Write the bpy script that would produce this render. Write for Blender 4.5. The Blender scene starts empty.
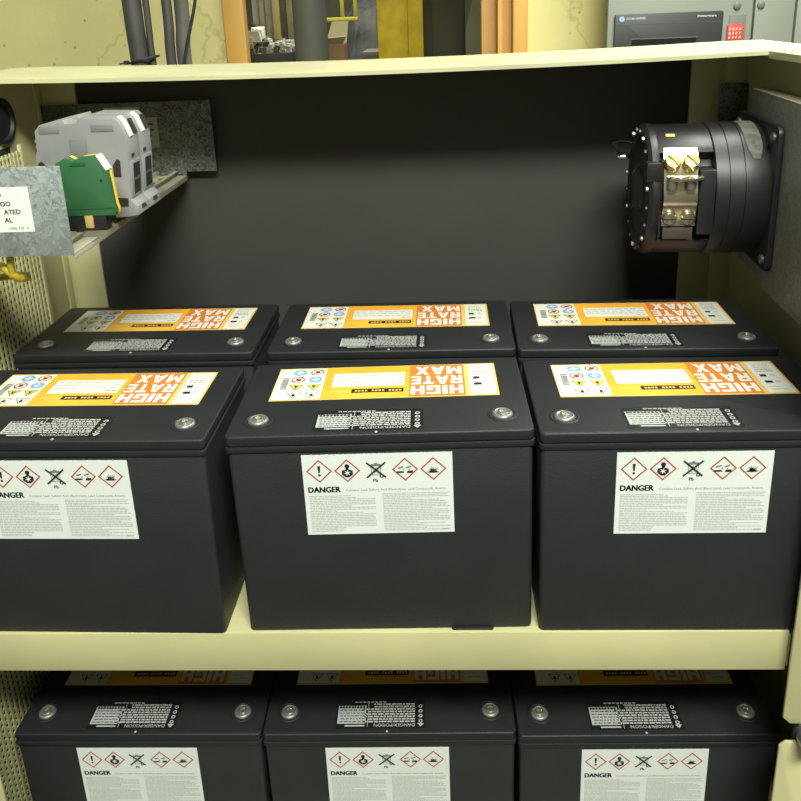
import bpy, bmesh, math, random
from mathutils import Vector, Matrix
random.seed(7)
PI = math.pi
S = bpy.context.scene
C = S.collection

# ---------------------------------------------------------------- camera
def make_camera():
    cd = bpy.data.cameras.new('camera'); co = bpy.data.objects.new('camera', cd); C.objects.link(co)
    yaw, pit, rol = -.0501, -.3078, -.0403
    F = Vector((math.sin(yaw)*math.cos(pit), math.cos(yaw)*math.cos(pit), math.sin(pit)))
    rt = Vector((math.cos(yaw), -math.sin(yaw), 0)); up = rt.cross(F)
    R = rt*math.cos(rol)+up*math.sin(rol); U = -rt*math.sin(rol)+up*math.cos(rol)
    m = Matrix((R, U, -F)).transposed().to_4x4(); m.translation = Vector((.0622, -.7076, 1.4972))
    co.matrix_world = m
    cd.sensor_width = 36; cd.lens = 812.8/801*36; cd.shift_y = -133.5/801
    cd.clip_start = .02; cd.clip_end = 60
    S.camera = co
make_camera()
# ---------------------------------------------------------------- world and lights
w = bpy.data.worlds.new('world'); S.world = w; w.use_nodes = True
w.node_tree.nodes['Background'].inputs[0].default_value = (.94, .97, .86, 1)
w.node_tree.nodes['Background'].inputs[1].default_value = .14
def area(name, loc, target, sx, sy, power, col=(.97, 1, .91)):
    l = bpy.data.lights.new(name, 'AREA'); l.shape = 'RECTANGLE'; l.size = sx; l.size_y = sy
    l.energy = power; l.color = col
    o = bpy.data.objects.new(name, l); C.objects.link(o); o.location = loc
    o.rotation_euler = (Vector(target)-Vector(loc)).to_track_quat('-Z', 'Y').to_euler()
area('ceiling_lamp_front', (.60, .10, 2.8), (.50, .10, .9), .9, .4, 6)
area('ceiling_lamp_aisle', (.40, -1.55, 3.2), (.0, .0, 1.0), 1.3, .4, 98)
area('ceiling_lamp_rear', (1.0, .85, 2.40), (.75, .95, 0.6), .9, .3, 24)
area('ceiling_lamp_hall', (-.2, 4.3, 3.3), (-.2, 4.3, 0), 2.4, .4, 95)
vs = S.view_settings
vs.view_transform = 'Standard'; vs.look = 'None'; vs.exposure = 0.46; vs.gamma = 1; vs.use_curve_mapping = False

# ---------------------------------------------------------------- materials
MATS = {}
def mat(name, col, rough=.5, metal=0, var=0, vscale=20, bump=0, bscale=200, col2=None, spec=.5, detail=4, lo=.35, hi=.65):
    if name in MATS: return MATS[name]
    m = bpy.data.materials.new(name); m.use_nodes = True; MATS[name] = m
    nt = m.node_tree; b = nt.nodes['Principled BSDF']
    b.inputs['Base Color'].default_value = (*col, 1); b.inputs['Roughness'].default_value = rough
    b.inputs['Metallic'].default_value = metal; b.inputs['Specular IOR Level'].default_value = spec
    tc = nt.nodes.new('ShaderNodeTexCoord')
    if var or col2:
        n = nt.nodes.new('ShaderNodeTexNoise'); n.inputs['Scale'].default_value = vscale; n.inputs['Detail'].default_value = detail
        nt.links.new(tc.outputs['Object'], n.inputs['Vector'])
        r = nt.nodes.new('ShaderNodeValToRGB'); nt.links.new(n.outputs['Fac'], r.inputs['Fac'])
        c2 = col2 if col2 else tuple(c*(1-var) for c in col)
        r.color_ramp.elements[0].position = lo; r.color_ramp.elements[1].position = hi
        r.color_ramp.elements[0].color = (*c2, 1); r.color_ramp.elements[1].color = (*col, 1)
        nt.links.new(r.outputs['Color'], b.inputs['Base Color'])
    if bump:
        n = nt.nodes.new('ShaderNodeTexNoise'); n.inputs['Scale'].default_value = bscale; n.inputs['Detail'].default_value = 3
        nt.links.new(tc.outputs['Object'], n.inputs['Vector'])
        bp = nt.nodes.new('ShaderNodeBump'); bp.inputs['Strength'].default_value = bump; bp.inputs['Distance'].default_value = .002
        nt.links.new(n.outputs['Fac'], bp.inputs['Height']); nt.links.new(bp.outputs['Normal'], b.inputs['Normal'])
    return m
def galv(name, a, b, scale):
    m = bpy.data.materials.new(name); m.use_nodes = True; MATS[name] = m
    nt = m.node_tree; p = nt.nodes['Principled BSDF']; p.inputs['Metallic'].default_value = .45; p.inputs['Roughness'].default_value = .5
    tc = nt.nodes.new('ShaderNodeTexCoord')
    v = nt.nodes.new('ShaderNodeTexVoronoi'); v.inputs['Scale'].default_value = scale
    n = nt.nodes.new('ShaderNodeTexNoise'); n.inputs['Scale'].default_value = scale*.9; n.inputs['Detail'].default_value = 6
    nt.links.new(tc.outputs['Object'], n.inputs['Vector'])
    mx = nt.nodes.new('ShaderNodeMixRGB'); mx.inputs[0].default_value = .12
    nt.links.new(tc.outputs['Object'], mx.inputs[1]); nt.links.new(n.outputs['Color'], mx.inputs[2]); nt.links.new(mx.outputs[0], v.inputs['Vector'])
    bw = nt.nodes.new('ShaderNodeRGBToBW'); nt.links.new(v.outputs['Color'], bw.inputs[0])
    ad = nt.nodes.new('ShaderNodeMath'); ad.operation = 'MULTIPLY_ADD'; ad.inputs[1].default_value = .6
    nt.links.new(bw.outputs[0], ad.inputs[0])
    sc = nt.nodes.new('ShaderNodeMath'); sc.operation = 'MULTIPLY'; sc.inputs[1].default_value = .4
    nt.links.new(n.outputs['Fac'], sc.inputs[0]); nt.links.new(sc.outputs[0], ad.inputs[2])
    r = nt.nodes.new('ShaderNodeValToRGB'); nt.links.new(ad.outputs[0], r.inputs['Fac'])
    r.color_ramp.elements[0].position = .25; r.color_ramp.elements[1].position = .75
    r.color_ramp.elements[0].color = (*a, 1); r.color_ramp.elements[1].color = (*b, 1)
    nt.links.new(r.outputs[0], p.inputs['Base Color'])
    return m
def plaster(name, col):
    m = mat(name, col, .75, var=.16, vscale=2.2, bump=.35, bscale=60)
    nt = m.node_tree; b = nt.nodes['Principled BSDF']; tc = nt.nodes.new('ShaderNodeTexCoord')
    src = b.inputs['Base Color'].links[0].from_socket
    # cracks
    d = nt.nodes.new('ShaderNodeTexNoise'); d.inputs['Scale'].default_value = 7; d.inputs['Detail'].default_value = 6
    nt.links.new(tc.outputs['Object'], d.inputs['Vector'])
    mx = nt.nodes.new('ShaderNodeMixRGB'); mx.inputs[0].default_value = .18
    nt.links.new(tc.outputs['Object'], mx.inputs[1]); nt.links.new(d.outputs['Color'], mx.inputs[2])
    v = nt.nodes.new('ShaderNodeTexVoronoi'); v.feature = 'DISTANCE_TO_EDGE'; v.inputs['Scale'].default_value = 1.25
    nt.links.new(mx.outputs[0], v.inputs['Vector'])
    r = nt.nodes.new('ShaderNodeValToRGB'); r.color_ramp.elements[0].position = .0; r.color_ramp.elements[1].position = .006
    r.color_ramp.elements[0].color = (.80, .77, .70, 1); r.color_ramp.elements[1].color = (1, 1, 1, 1)
    nt.links.new(v.outputs['Distance'], r.inputs[0])
    # pits
    v2 = nt.nodes.new('ShaderNodeTexVoronoi'); v2.inputs['Scale'].default_value = 22
    nt.links.new(tc.outputs['Object'], v2.inputs['Vector'])
    r2 = nt.nodes.new('ShaderNodeValToRGB'); r2.color_ramp.elements[0].position = .05; r2.color_ramp.elements[1].position = .13
    r2.color_ramp.elements[0].color = (.4, .38, .3, 1); r2.color_ramp.elements[1].color = (1, 1, 1, 1)
    nt.links.new(v2.outputs['Distance'], r2.inputs[0])
    a = nt.nodes.new('ShaderNodeMixRGB'); a.blend_type = 'MULTIPLY'; a.inputs[0].default_value = 1
    c = nt.nodes.new('ShaderNodeMixRGB'); c.blend_type = 'MULTIPLY'; c.inputs[0].default_value = .8
    nt.links.new(src, a.inputs[1]); nt.links.new(r.outputs[0], a.inputs[2])
    nt.links.new(a.outputs[0], c.inputs[1]); nt.links.new(r2.outputs[0], c.inputs[2])
    nt.links.new(c.outputs[0], b.inputs['Base Color'])
    return m
CREAM = mat('cream_enamel', (.540, .515, .265), .42, var=.1, vscale=9, bump=.04, bscale=90)
DARKBACK = mat('charcoal_sheet', (.046, .047, .041), .7, spec=.25, var=.12, vscale=4)
MESHSHADE = mat('mesh_shade_dark', (.03, .03, .025), .9, var=.3, vscale=60)  # near-black colour stands in for shade behind the side mesh
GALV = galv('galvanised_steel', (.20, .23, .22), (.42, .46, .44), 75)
GALVSHADE = galv('shaded_galvanised_steel', (.030, .033, .030), (.19, .20, .185), 105)  # galvanised steel with the shade on the rear plates put into its colour
GALVR = galv('weathered_galvanised_steel', (.15, .16, .14), (.34, .36, .32), 160)
ZINC = mat('zinc_rail', (.50, .48, .34), .42, .3, var=.2, vscale=40)
CASE = mat('battery_case_plastic', (.0170, .0185, .0195), .55, var=.18, vscale=14, bump=.25, bscale=700)
LID = mat('battery_lid_plastic', (.0150, .0163, .0170), .52, spec=.38, var=.15, vscale=16, bump=.18, bscale=700)
LEAD = mat('lead_terminal', (.30, .30, .28), .45, .6, var=.3, vscale=120)
STUD = mat('tinned_brass', (.55, .53, .44), .32, .9)
HOLE = mat('thread_hole', (.05, .05, .045), .5, .6)
WHITE = mat('label_white', (.70, .74, .68), .6)
TOPW = mat('label_warm_white', (.66, .65, .57), .45)
YELLOW = mat('label_yellow', (.76, .43, .045), .4, col2=(.74, .33, .025), vscale=14)
ORANGE = mat('label_orange', (.60, .18, .028), .4)
BORDER = mat('label_border_yellow', (.70, .47, .12), .4)
INK = mat('black_ink', (.012, .012, .012), .5)
GREYINK = mat('grey_ink', (.17, .18, .16), .6)
PALEINK = mat('pale_grey_ink', (.36, .38, .35), .6)
REDINK = mat('red_ink', (.40, .05, .022), .5)
BLUEINK = mat('blue_ink', (.14, .34, .62), .5)
YTRI = mat('warning_yellow_ink', (.55, .48, .05), .5)
BLKLABEL = mat('black_label', (.010, .010, .010), .4)
GREYPL = mat('grey_polyamide', (.235, .240, .235), .5, var=.08, vscale=30)
GREYPLD = mat('grey_polyamide_inset', (.17, .175, .17), .55)
GREEN = mat('green_polyamide', (.028, .115, .042), .45, var=.12, vscale=40)
YPL = mat('yellow_polyamide', (.72, .50, .03), .45)
BLACKPL = mat('black_phenolic', (.0125, .0125, .0135), .42, var=.2, vscale=30)
BLACKRUB = mat('black_rubber', (.012, .012, .012), .6)
BRASS = mat('brass', (.70, .52, .17), .26, .95)
NICKEL = mat('nickel_strap', (.60, .56, .42), .24, .95)
STEEL = mat('steel_screw', (.40, .40, .37), .35, .9)
YWIRE = mat('yellow_green_wire', (.50, .38, .03), .45, var=.3, vscale=60)
GAFF = mat('worn_paper_sticker', (.11, .11, .09), .8, var=.5, vscale=140)

# ---------------------------------------------------------------- mesh builder
class MB:
    def __init__(s): s.v = []; s.f = []; s.m = []
    def add(s, verts, faces, mi=0, mx=None):
        o = len(s.v)
        for p in verts:
            p = Vector(p)
            s.v.append(mx @ p if mx is not None else p)
        for f in faces: s.f.append([i+o for i in f]); s.m.append(mi)
        return s
    def box(s, x0, x1, y0, y1, z0, z1, mi=0, mx=None):
        v = [(x, y, z) for z in (z0, z1) for y in (y0, y1) for x in (x0, x1)]
        return s.add(v, [(0, 2, 3, 1), (4, 5, 7, 6), (0, 1, 5, 4), (2, 6, 7, 3), (0, 4, 6, 2), (1, 3, 7, 5)], mi, mx)
    def prism(s, poly, a0, a1, axis='z', mi=0, mx=None):
        # poly in the plane normal to axis: z->(x,y)  y->(x,z)  x->(y,z)
        def P(p, a): return {'z': (p[0], p[1], a), 'y': (p[0], a, p[1]), 'x': (a, p[0], p[1])}[axis]
        n = len(poly)
        ar = sum(poly[i][0]*poly[(i+1) % n][1]-poly[(i+1) % n][0]*poly[i][1] for i in range(n))
        if ar < 0: poly = poly[::-1]
        v = [P(p, a0) for p in poly]+[P(p, a1) for p in poly]
        f = [list(range(n))[::-1], [n+i for i in range(n)]]+[[i, (i+1) % n, n+(i+1) % n, n+i] for i in range(n)]
        if (axis == 'y') != (a1 < a0): f = [q[::-1] for q in f]
        return s.add(v, f, mi, mx)
    def lathe(s, prof, c, axis='z', seg=24, mi=0, mx=None, a0=0, a1=2*PI):
        # prof: list of (radius, offset along axis)
        full = abs(a1-a0-2*PI) < 1e-6
        n = seg if full else seg+1
        v = []; f = []
        for r, h in prof:
            for k in range(n):
                a = a0+(a1-a0)*k/seg; x, y = r*math.cos(a), r*math.sin(a)
                q = {'z': (x, y, h), 'y': (x, h, y), 'x': (h, x, y)}[axis]
                v.append((q[0]+c[0], q[1]+c[1], q[2]+c[2]))
        for i in range(len(prof)-1):
            for k in range(seg):
                a, b = i*n+k, i*n+(k+1) % n
                q = [a, b, b+n, a+n]
                f.append(q if axis != 'y' else q[::-1])
        if prof[0][0] > 1e-6: f.append([k for k in range(n)][::-1] if axis != 'y' else [k for k in range(n)])
        if prof[-1][0] > 1e-6:
            t = [(len(prof)-1)*n+k for k in range(n)]; f.append(t if axis != 'y' else t[::-1])
        return s.add(v, f, mi, mx)
    def cyl(s, c, r, h0, h1, axis='z', seg=20, mi=0, mx=None): return s.lathe([(r, h0), (r, h1)], c, axis, seg, mi, mx)
    def tube(s, path, r, seg=10, mi=0):
        path = [Vector(p) for p in path]; n = len(path); v = []; f = []
        up = Vector((.31, .17, .93)).normalized(); prev = None
        for i, p in enumerate(path):
            d = (path[min(i+1, n-1)]-path[max(i-1, 0)]).normalized()
            a = (prev-d*prev.dot(d)) if prev is not None else d.cross(up)
            a.normalize(); prev = a; b = d.cross(a)
            for k in range(seg):
                t = 2*PI*k/seg; v.append(p+a*r*math.cos(t)+b*r*math.sin(t))
        for i in range(n-1):
            for k in range(seg): f.append([i*seg+k, i*seg+(k+1) % seg, (i+1)*seg+(k+1) % seg, (i+1)*seg+k])
        f.append(list(range(seg))[::-1]); f.append([(n-1)*seg+k for k in range(seg)])
        return s.add(v, f, mi)
    def flat(s, poly, z, mi=0, mx=None):                       # ink: a printed polygon lying in a plane
        return s.add([(p[0], p[1], z) for p in poly], [list(range(len(poly)))], mi, mx)
    def ring(s, c, r0, r1, z, seg=24, mi=0, mx=None):
        v = []; f = []
        for k in range(seg):
            a = 2*PI*k/seg
            v += [(c[0]+r0*math.cos(a), c[1]+r0*math.sin(a), z), (c[0]+r1*math.cos(a), c[1]+r1*math.sin(a), z)]
        for k in range(seg):
            j = (k+1) % seg; f.append([2*k, 2*k+1, 2*j+1, 2*j])
        return s.add(v, f, mi, mx)
    def outline(s, poly, w, z, mi=0, mx=None):                 # convex outline of inner width w toward centre
        cx = sum(p[0] for p in poly)/len(poly); cy = sum(p[1] for p in poly)/len(poly)
        inn = [(cx+(p[0]-cx)*(1-w), cy+(p[1]-cy)*(1-w)) for p in poly]; n = len(poly)
        v = [(p[0], p[1], z) for p in poly]+[(p[0], p[1], z) for p in inn]
        return s.add(v, [[i, (i+1) % n, n+(i+1) % n, n+i] for i in range(n)], mi, mx)
    def rect(s, x0, x1, y0, y1, z, mi=0, mx=None): return s.flat([(x0, y0), (x1, y0), (x1, y1), (x0, y1)], z, mi, mx)
    def text(s, st, x, y, size, z, mi=0, mx=None, width=None, bold=0, align='LEFT'):
        vs_, fs = text_mesh(st, 0)
        x0 = min(p[0] for p in vs_); x1 = max(p[0] for p in vs_)
        k = size/.72; kx = (width/(x1-x0)) if width else k
        ox = {'LEFT': x0, 'RIGHT': x1, 'CENTER': (x0+x1)/2}[align]
        offs = [(0, 0)] if not bold else [(a_*bold*k, b_*bold*k*.5) for a_ in (-1, -.33, .33, 1) for b_ in (-1, 1)]
        for da, db in offs: s.add([(x+da+(p[0]-ox)*kx, y+db+p[1]*k, z) for p in vs_], fs, mi, mx)
        return s
    def build(s, name, mats, parent=None, bevel=0, seg=2, smooth=None, bang=30, recalc=True):
        me = bpy.data.meshes.new(name); me.from_pydata([tuple(v) for v in s.v], [], s.f)
        if not isinstance(mats, (list, tuple)): mats = [mats]
        for m in mats: me.materials.append(m)
        me.polygons.foreach_set('material_index', s.m)
        bm = bmesh.new(); bm.from_mesh(me)
        if recalc: bmesh.ops.recalc_face_normals(bm, faces=bm.faces)
        if bevel:
            ed = [e for e in bm.edges if len(e.link_faces) == 2 and e.calc_face_angle(0) > math.radians(bang)]
            bmesh.ops.bevel(bm, geom=ed, offset=bevel, segments=seg, profile=.5, affect='EDGES', clamp_overlap=True)
            if smooth is None: smooth = 40
        bm.to_mesh(me); bm.free()
        if smooth:
            me.polygons.foreach_set('use_smooth', [True]*len(me.polygons)); me.set_sharp_from_angle(angle=math.radians(smooth))
        o = bpy.data.objects.new(name, me); C.objects.link(o)
        if parent: o.parent = parent
        return o
_T = {}
def text_mesh(st, bold=0):
    key = (st, bold)
    if key not in _T:
        cu = bpy.data.curves.new('t', 'FONT'); cu.body = st; cu.size = 1; cu.offset = bold; cu.resolution_u = 2
        o = bpy.data.objects.new('t', cu); C.objects.link(o)
        dg = bpy.context.evaluated_depsgraph_get(); dg.update()
        me = bpy.data.meshes.new_from_object(o.evaluated_get(dg))
        _T[key] = ([tuple(v.co) for v in me.vertices], [list(p.vertices) for p in me.polygons])
        bpy.data.objects.remove(o); bpy.data.curves.remove(cu); bpy.data.meshes.remove(me)
    return _T[key]
def thing(name, label, cat, loc=(0, 0, 0), rotz=0, group=None):
    o = bpy.data.objects.new(name, None); C.objects.link(o); o.empty_display_size = .05
    o.location = loc; o.rotation_euler = (0, 0, rotz); o['label'] = label; o['category'] = cat
    if group: o['group'] = group
    return o
def tag(o, label, cat, group=None):
    o['label'] = label; o['category'] = cat
    if group: o['group'] = group
    return o
def struct(o): o['kind'] = 'structure'; return o
def copy_tree(o, parent=None):
    c = o.copy(); C.objects.link(c); c.parent = parent
    for ch in list(o.children): copy_tree(ch, c)
    return c
def rrect(x0, x1, y0, y1, r, n=4):
    out = []
    for cx, cy, a in ((x1-r, y1-r, 0), (x0+r, y1-r, PI/2), (x0+r, y0+r, PI), (x1-r, y0+r, 1.5*PI)):
        for k in range(n+1): t = a+PI/2*k/n; out.append((cx+r*math.cos(t), cy+r*math.sin(t)))
    return out

# ================================================================ THE ROOM
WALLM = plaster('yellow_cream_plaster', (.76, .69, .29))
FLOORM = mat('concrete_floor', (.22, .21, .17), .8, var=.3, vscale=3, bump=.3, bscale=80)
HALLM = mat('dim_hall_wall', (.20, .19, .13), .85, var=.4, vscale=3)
ORP = mat('orange_door_paint', (.66, .37, .075), .45, var=.12, vscale=6)
ORPD = mat('burnt_orange_door_paint', (.58, .30, .075), .5, var=.12, vscale=6)
struct(MB().box(-4, 4, -3, 9, -.1, 0).build('floor', FLOORM))
b = MB()
b.box(-4, -.60, 2.0, 2.06, 0, 3.4); b.box(.35, 4, 2.0, 2.06, 0, 3.4); b.box(-.60, .35, 2.0, 2.06, 2.1, 3.4)
struct(b.build('wall_back', WALLM))
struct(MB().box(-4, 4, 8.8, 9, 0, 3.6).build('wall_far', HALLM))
fr = bpy.data.objects.new('trim_1', None); C.objects.link(fr); struct(fr); fr.location = (0, 2.0, 0)
MB().box(-.607, -.540, -.02, .03, 0, 2.17).build('door_jamb', ORP, fr, .004)
j = MB().box(.217, .265, .03, .07, 0, 2.1, 1).box(.265, .279, -.02, .07, 0, 2.1, 0).box(.279, .311, -.005, .07, 0, 2.1, 1).box(.311, .357, -.05, .07, 0, 2.17, 0)
j.build('door_jamb', [ORP, ORPD], fr, .003)
MB().box(-.540, .311, -.05, .07, 2.1, 2.17).build('door_head', ORP, fr, .004)

# ================================================================ THE BATTERY CABINET
SH = .8665            # top of upper shelf
LSH = .434           # top of lower shelf
cab = thing('battery_cabinet', 'cream painted steel battery cabinet with open front and grey back panel', 'cabinet', (-.02, .27, 0))
def cp(mb, name, m, **k):                  # cabinet part given in world coordinates
    off = Vector((.02, -.27, 0))
    for v in mb.v: v += off
    return mb.build(name, m, cab, **k)
for zt in (SH, LSH):
    s = MB()
    s.prism([(-.005, zt-.050), (-.005, zt), (.50, zt), (.50, zt-.003), (-.002, zt-.003), (-.002, zt-.047), (.02, zt-.047), (.02, zt-.050)], -.505, .416 if zt == SH else .418, 'x')
    s.box(.416, .50, .03, .50, zt-.003, zt)
    cp(s, 'shelf', CREAM, bevel=.0012)
# weld tab at the right end of the upper shelf
cp(MB().box(.4165, .4185, -.004, .02, SH-.046, SH-.006), 'shelf_end_tab', CREAM, bevel=.0008)
# rear
cp(MB().box(-.474, .432, .512, .520, .12, 1.42), 'back_panel', DARKBACK)
cp(MB().box(-.53, -.474, .506, .512, .12, 1.42).box(-.53, -.526, .49, .506, .12, 1.42), 'back_flange', CREAM, bevel=.001)
cp(MB().box(.432, .480, .506, .512, .12, 1.42).box(.478, .508, .500, .506, .12, 1.42), 'back_flange', CREAM, bevel=.001)
cp(MB().box(-.585, .555, .575, .58, .05, 1.41), 'rear_sheet', CREAM)
# sides
wl = MB(); wl.box(-.533, -.53, .40, .51, .12, 1.42).box(-.533, -.53, 0, .40, 1.335, 1.42).box(-.533, -.53, 0, .40, .1, .30).box(-.533, -.53, 0, .02, .3, 1.335)
cp(wl, 'side_wall', CREAM)
cp(MB().box(.508, .511, 0, .51, .12, 1.42), 'side_wall', CREAM)
cp(MB().box(-.585, -.582, -.017, .58, .05, 1.42), 'outer_side_panel', CREAM)
cp(MB().box(.552, .555, -.0165, .58, .05, 1.42), 'outer_side_panel', CREAM)
cp(MB().box(-.535, -.531, 0.02, .40, .30, 1.335), 'vent_shade_sheet', MESHSHADE)  # added dark sheet, so the mesh holes look shaded
# wire mesh of the side vent
mm = MB(); random.seed(3)
p = .0098; z = .30; i = 0
while z < 1.335:
    mm.box(-.5012, -.4994, .012, .366, z, z+.0036); z += p
y = .012
while y < .366:
    mm.box(-.5004, -.4984, y, y+.0036, .30, 1.335); y += p
ms = cp(mm, 'wire_mesh', CREAM); ms['kind'] = 'stuff'; ms['label'] = 'cream wire mesh over side vent'
cp(MB().box(-.503, -.498, .366, .372, .29, 1.342), 'mesh_edging', CREAM)
# front posts; the right one is split by a hinge notch
cp(MB().box(-.585, -.453, -.020, -.017, .05, 1.42), 'front_post', CREAM, bevel=.0008)
def postpoly(z0, z1, c0, c1):
    return [(.413+c0, z0), (.555, z0), (.555, z1), (.413+c1, z1), (.413, z1-c1), (.413, z0+c0)]
cp(MB().prism(postpoly(.760, 1.42, .008, 0), -.020, -.0165, 'y'), 'front_post', CREAM, bevel=.0008)
cp(MB().prism(postpoly(.05, .735, 0, .006), -.020, -.0165, 'y'), 'front_post', CREAM, bevel=.0008)
cp(MB().box(.428, .55, -.0160, -.0125, .71, .785), 'dark_gap_plate', BLACKPL)  # black plate behind the notch paints its dark gap
cp(MB().lathe([(.0, .0), (.007, .0), (.009, .004), (.009, .018), (.0065, .020), (.0065, .03)], (.4360, -.042, .7475), 'y', 16), 'hinge_bolt', STEEL, smooth=40)
# top rim: wide strip at the back, side strips running forward
rim = MB(); NS = 20; v = []; f = []
for k in range(NS+1):                                  # the long thin strip sags a little in its middle
    x_ = -.60+1.16*k/NS; zb = 1.4180+.0070*min(1, ((x_+.03)/.52)**2)
    sec = [(.352, zb), (.352, zb+.0050), (.590, zb+.0060), (.590, zb+.0030), (.356, zb+.0020), (.356, zb)]
    v += [(x_, a_, b_) for a_, b_ in sec]
for k in range(NS):
    for q in range(6): f.append([6*k+q, 6*k+(q+1) % 6, 6*k+6+(q+1) % 6, 6*k+6+q])
f += [[5, 4, 3, 2, 1, 0], [6*NS+q for q in range(6)]]
rim.add(v, f)
rim.box(.478, .56, -.021, .352, 1.4205, 1.4292); rim.box(-.60, -.553, -.021, .352, 1.4205, 1.4292)
cp(rim, 'top_rim', mat('dusty_cream_enamel', (.56, .54, .30), .5, col2=(.40, .385, .25), vscale=4.5, detail=7, lo=.3, hi=.6), smooth=30)
cp(MB().lathe([(0, 0), (.024, 0), (.026, .004), (.031, .004), (.031, -.004)], (-.528, .385, 1.372), 'x', 28), 'rubber_grommet', BLACKRUB, smooth=40)
cp(MB().box(-.585, .555, 0, .58, 0, .05), 'plinth', CREAM)

# ================================================================ BATTERIES
L, W, H = .3070, .1727, .2340
def q4(a, b_, c, d): return [(a, c), (b_, c), (b_, d), (a, d)]
BLOCK = {
    'H': [q4(0, .33, 0, 1), q4(.67, 1, 0, 1), q4(.33, .67, .38, .62)], 'I': [q4(0, 1, 0, 1)],
    'G': [q4(0, .33, 0, 1), q4(.33, 1, .78, 1), q4(.33, 1, 0, .22), q4(.67, 1, .22, .55), q4(.52, .67, .38, .55)],
    'R': [q4(0, .33, 0, 1), q4(.33, 1, .80, 1), q4(.67, 1, .60, .80), q4(.33, 1, .38, .60), [(.45, .38), (.80, .38), (1.02, 0), (.65, 0)]],
    'A': [[(0, 0), (.30, 0), (.5, .72), (.5, 1), (.32, 1)], [(1, 0), (.68, 1), (.5, 1), (.5, .72), (.70, 0)], [(.355, .18), (.645, .18), (.590, .38), (.410, .38)]],
    'T': [q4(0, 1, .78, 1), q4(.33, .67, 0, .78)],
    'E': [q4(0, .36, 0, 1), q4(.36, 1, .79, 1), q4(.36, .92, .40, .60), q4(.36, 1, 0, .21)],
    'M': [q4(0, .27, 0, 1), q4(.73, 1, 0, 1), [(.27, 1), (.27, .58), (.5, .08), (.73, .58), (.73, 1), (.5, .50)]],
    'X': [[(0, 0), (.34, 0), (.5, .30), (.66, 0), (1, 0), (.68, .5), (1, 1), (.66, 1), (.5, .70), (.34, 1), (0, 1), (.32, .5)]]}
BLOCK_W = {'H': 1, 'I': .36, 'G': 1, 'R': 1, 'A': 1.12, 'T': .95, 'E': .85, 'M': 1.25, 'X': 1.1}
def make_battery():
    t = thing('lead_acid_battery', 'battery', 'battery')
    # case: slightly narrower at its foot
    cs = MB(); c0 = rrect(-L/2+.0030, L/2-.0030, .0020, W-.0030, .005); c1 = rrect(-L/2+.0022, L/2-.0022, .0020, W-.0022, .005)
    n = len(c0)
    cs.add([(*q, .0) for q in c0]+[(*q, H-.0150) for q in c1], [list(range(n))[::-1], [n+i for i in range(n)]]+[[i, (i+1) % n, n+(i+1) % n, n+i] for i in range(n)])
    cs.build('case', CASE, t, .0009, 2, bang=50)
    ld = MB()
    ld.prism(rrect(-L/2+.0006, L/2-.0006, .0006, W-.0006, .0055), H-.0112, H, 'z')
    lid = ld.build('lid', LID, t, .0019, 3, bang=50)
    MB().prism(rrect(-L/2, L/2, 0, W, .0055), H-.0180, H-.0116, 'z').build('lid_lip', LID, t, .0012, 2, bang=50)
    MB().lathe([(.0016, 0), (.0014, .0006), (.0006, .001), (0, .001)], (-.002, .0045, H-.0002), 'z', 10).build('mould_mark', PALEINK, lid, smooth=60)
    for sx in (-1, 1):
        c = (sx*.1244, .0335, H)
        MB().lathe([(.0150, -.0005), (.0150, .0004), (.0143, .0009), (.0132, .0009), (.0126, .0003), (.0100, .0003)], c, 'z', 28).build('terminal_collar', LID, t, smooth=45)
        tm = MB().lathe([(.0106, .0002), (.0104, .0014), (.0094, .0026), (.0082, .0029), (.0074, .0024), (0, .0024)], c, 'z', 28).build('terminal', LEAD, t, smooth=45)
        MB().lathe([(.0052, .0022), (.0050, .0040), (.0032, .0043), (.0026, .0030), (0, .0030)], c, 'z', 16).build('threaded_insert', STUD, tm, smooth=45)
    # ---- large label on the lid; printed to be read from the rear
    x0, x1, y0, y1 = -.1219, .1253, .0765, .1570
    lw, lh = x1-x0, y1-y0; zt = H+.0003
    tl = MB().box(x0, x1, y0, y1, H-.0006, zt).build('brand_label', BORDER, t)
    X = lambda u: x0+u*lw
    Y = lambda v: y0+v*lh
    q = MB(); z1 = zt+.0001; z2 = zt+.0002; z3 = zt+.0003
    # panels: 0 warm white 1 yellow 2 orange
    q.rect(X(.005), X(.222), Y(.03), Y(.97), z1, 0); q.rect(X(.222), X(.610), Y(.02), Y(.985), z1, 1)
    q.rect(X(.610), X(.856), Y(.02), Y(.985), z1, 2); q.rect(X(.876), X(.990), Y(.03), Y(.97), z1, 0)
    q.rect(X(.262), X(.588), Y(.36), Y(.78), z2, 0)
    q.build('colour_panels', [TOPW, YELLOW, ORANGE], tl, recalc=False)
    R = Matrix.Translation((X(.733), Y(.5), 0)) @ Matrix.Rotation(PI, 4, 'Z')
    k = MB()
    for i, st in enumerate(('HIGH', 'RATE', 'MAX')):
        tot = sum(BLOCK_W[c] for c in st)+.16*(len(st)-1); sc = (.0570 if i < 2 else .0520)/tot; xx = -.0283
        for c in st:
            for poly in BLOCK[c]: k.flat([(xx+p_[0]*sc*BLOCK_W[c], .0140-i*.0243+p_[1]*.0205) for p_ in poly], z2, 0, R)
            xx += sc*(BLOCK_W[c]+.16)
    k.build('headline_lettering', TOPW, tl, recalc=False)
    a = MB()   # black bar, fine text, barcode.  0 ink 1 grey 2 warm white 3 yellow border 4 pale
    a.rect(X(.355), X(.585), Y(.17), Y(.285), z2, 0)
    Rb = Matrix.Translation((X(.470), Y(.225), 0)) @ Matrix.Rotation(PI, 4, 'Z')
    for g in range(14):
        xx = -.026+g*.0037
        if g not in (4, 9): a.rect(xx, xx+.0026, -.0017, .0017, z3, 3, Rb)
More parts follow.
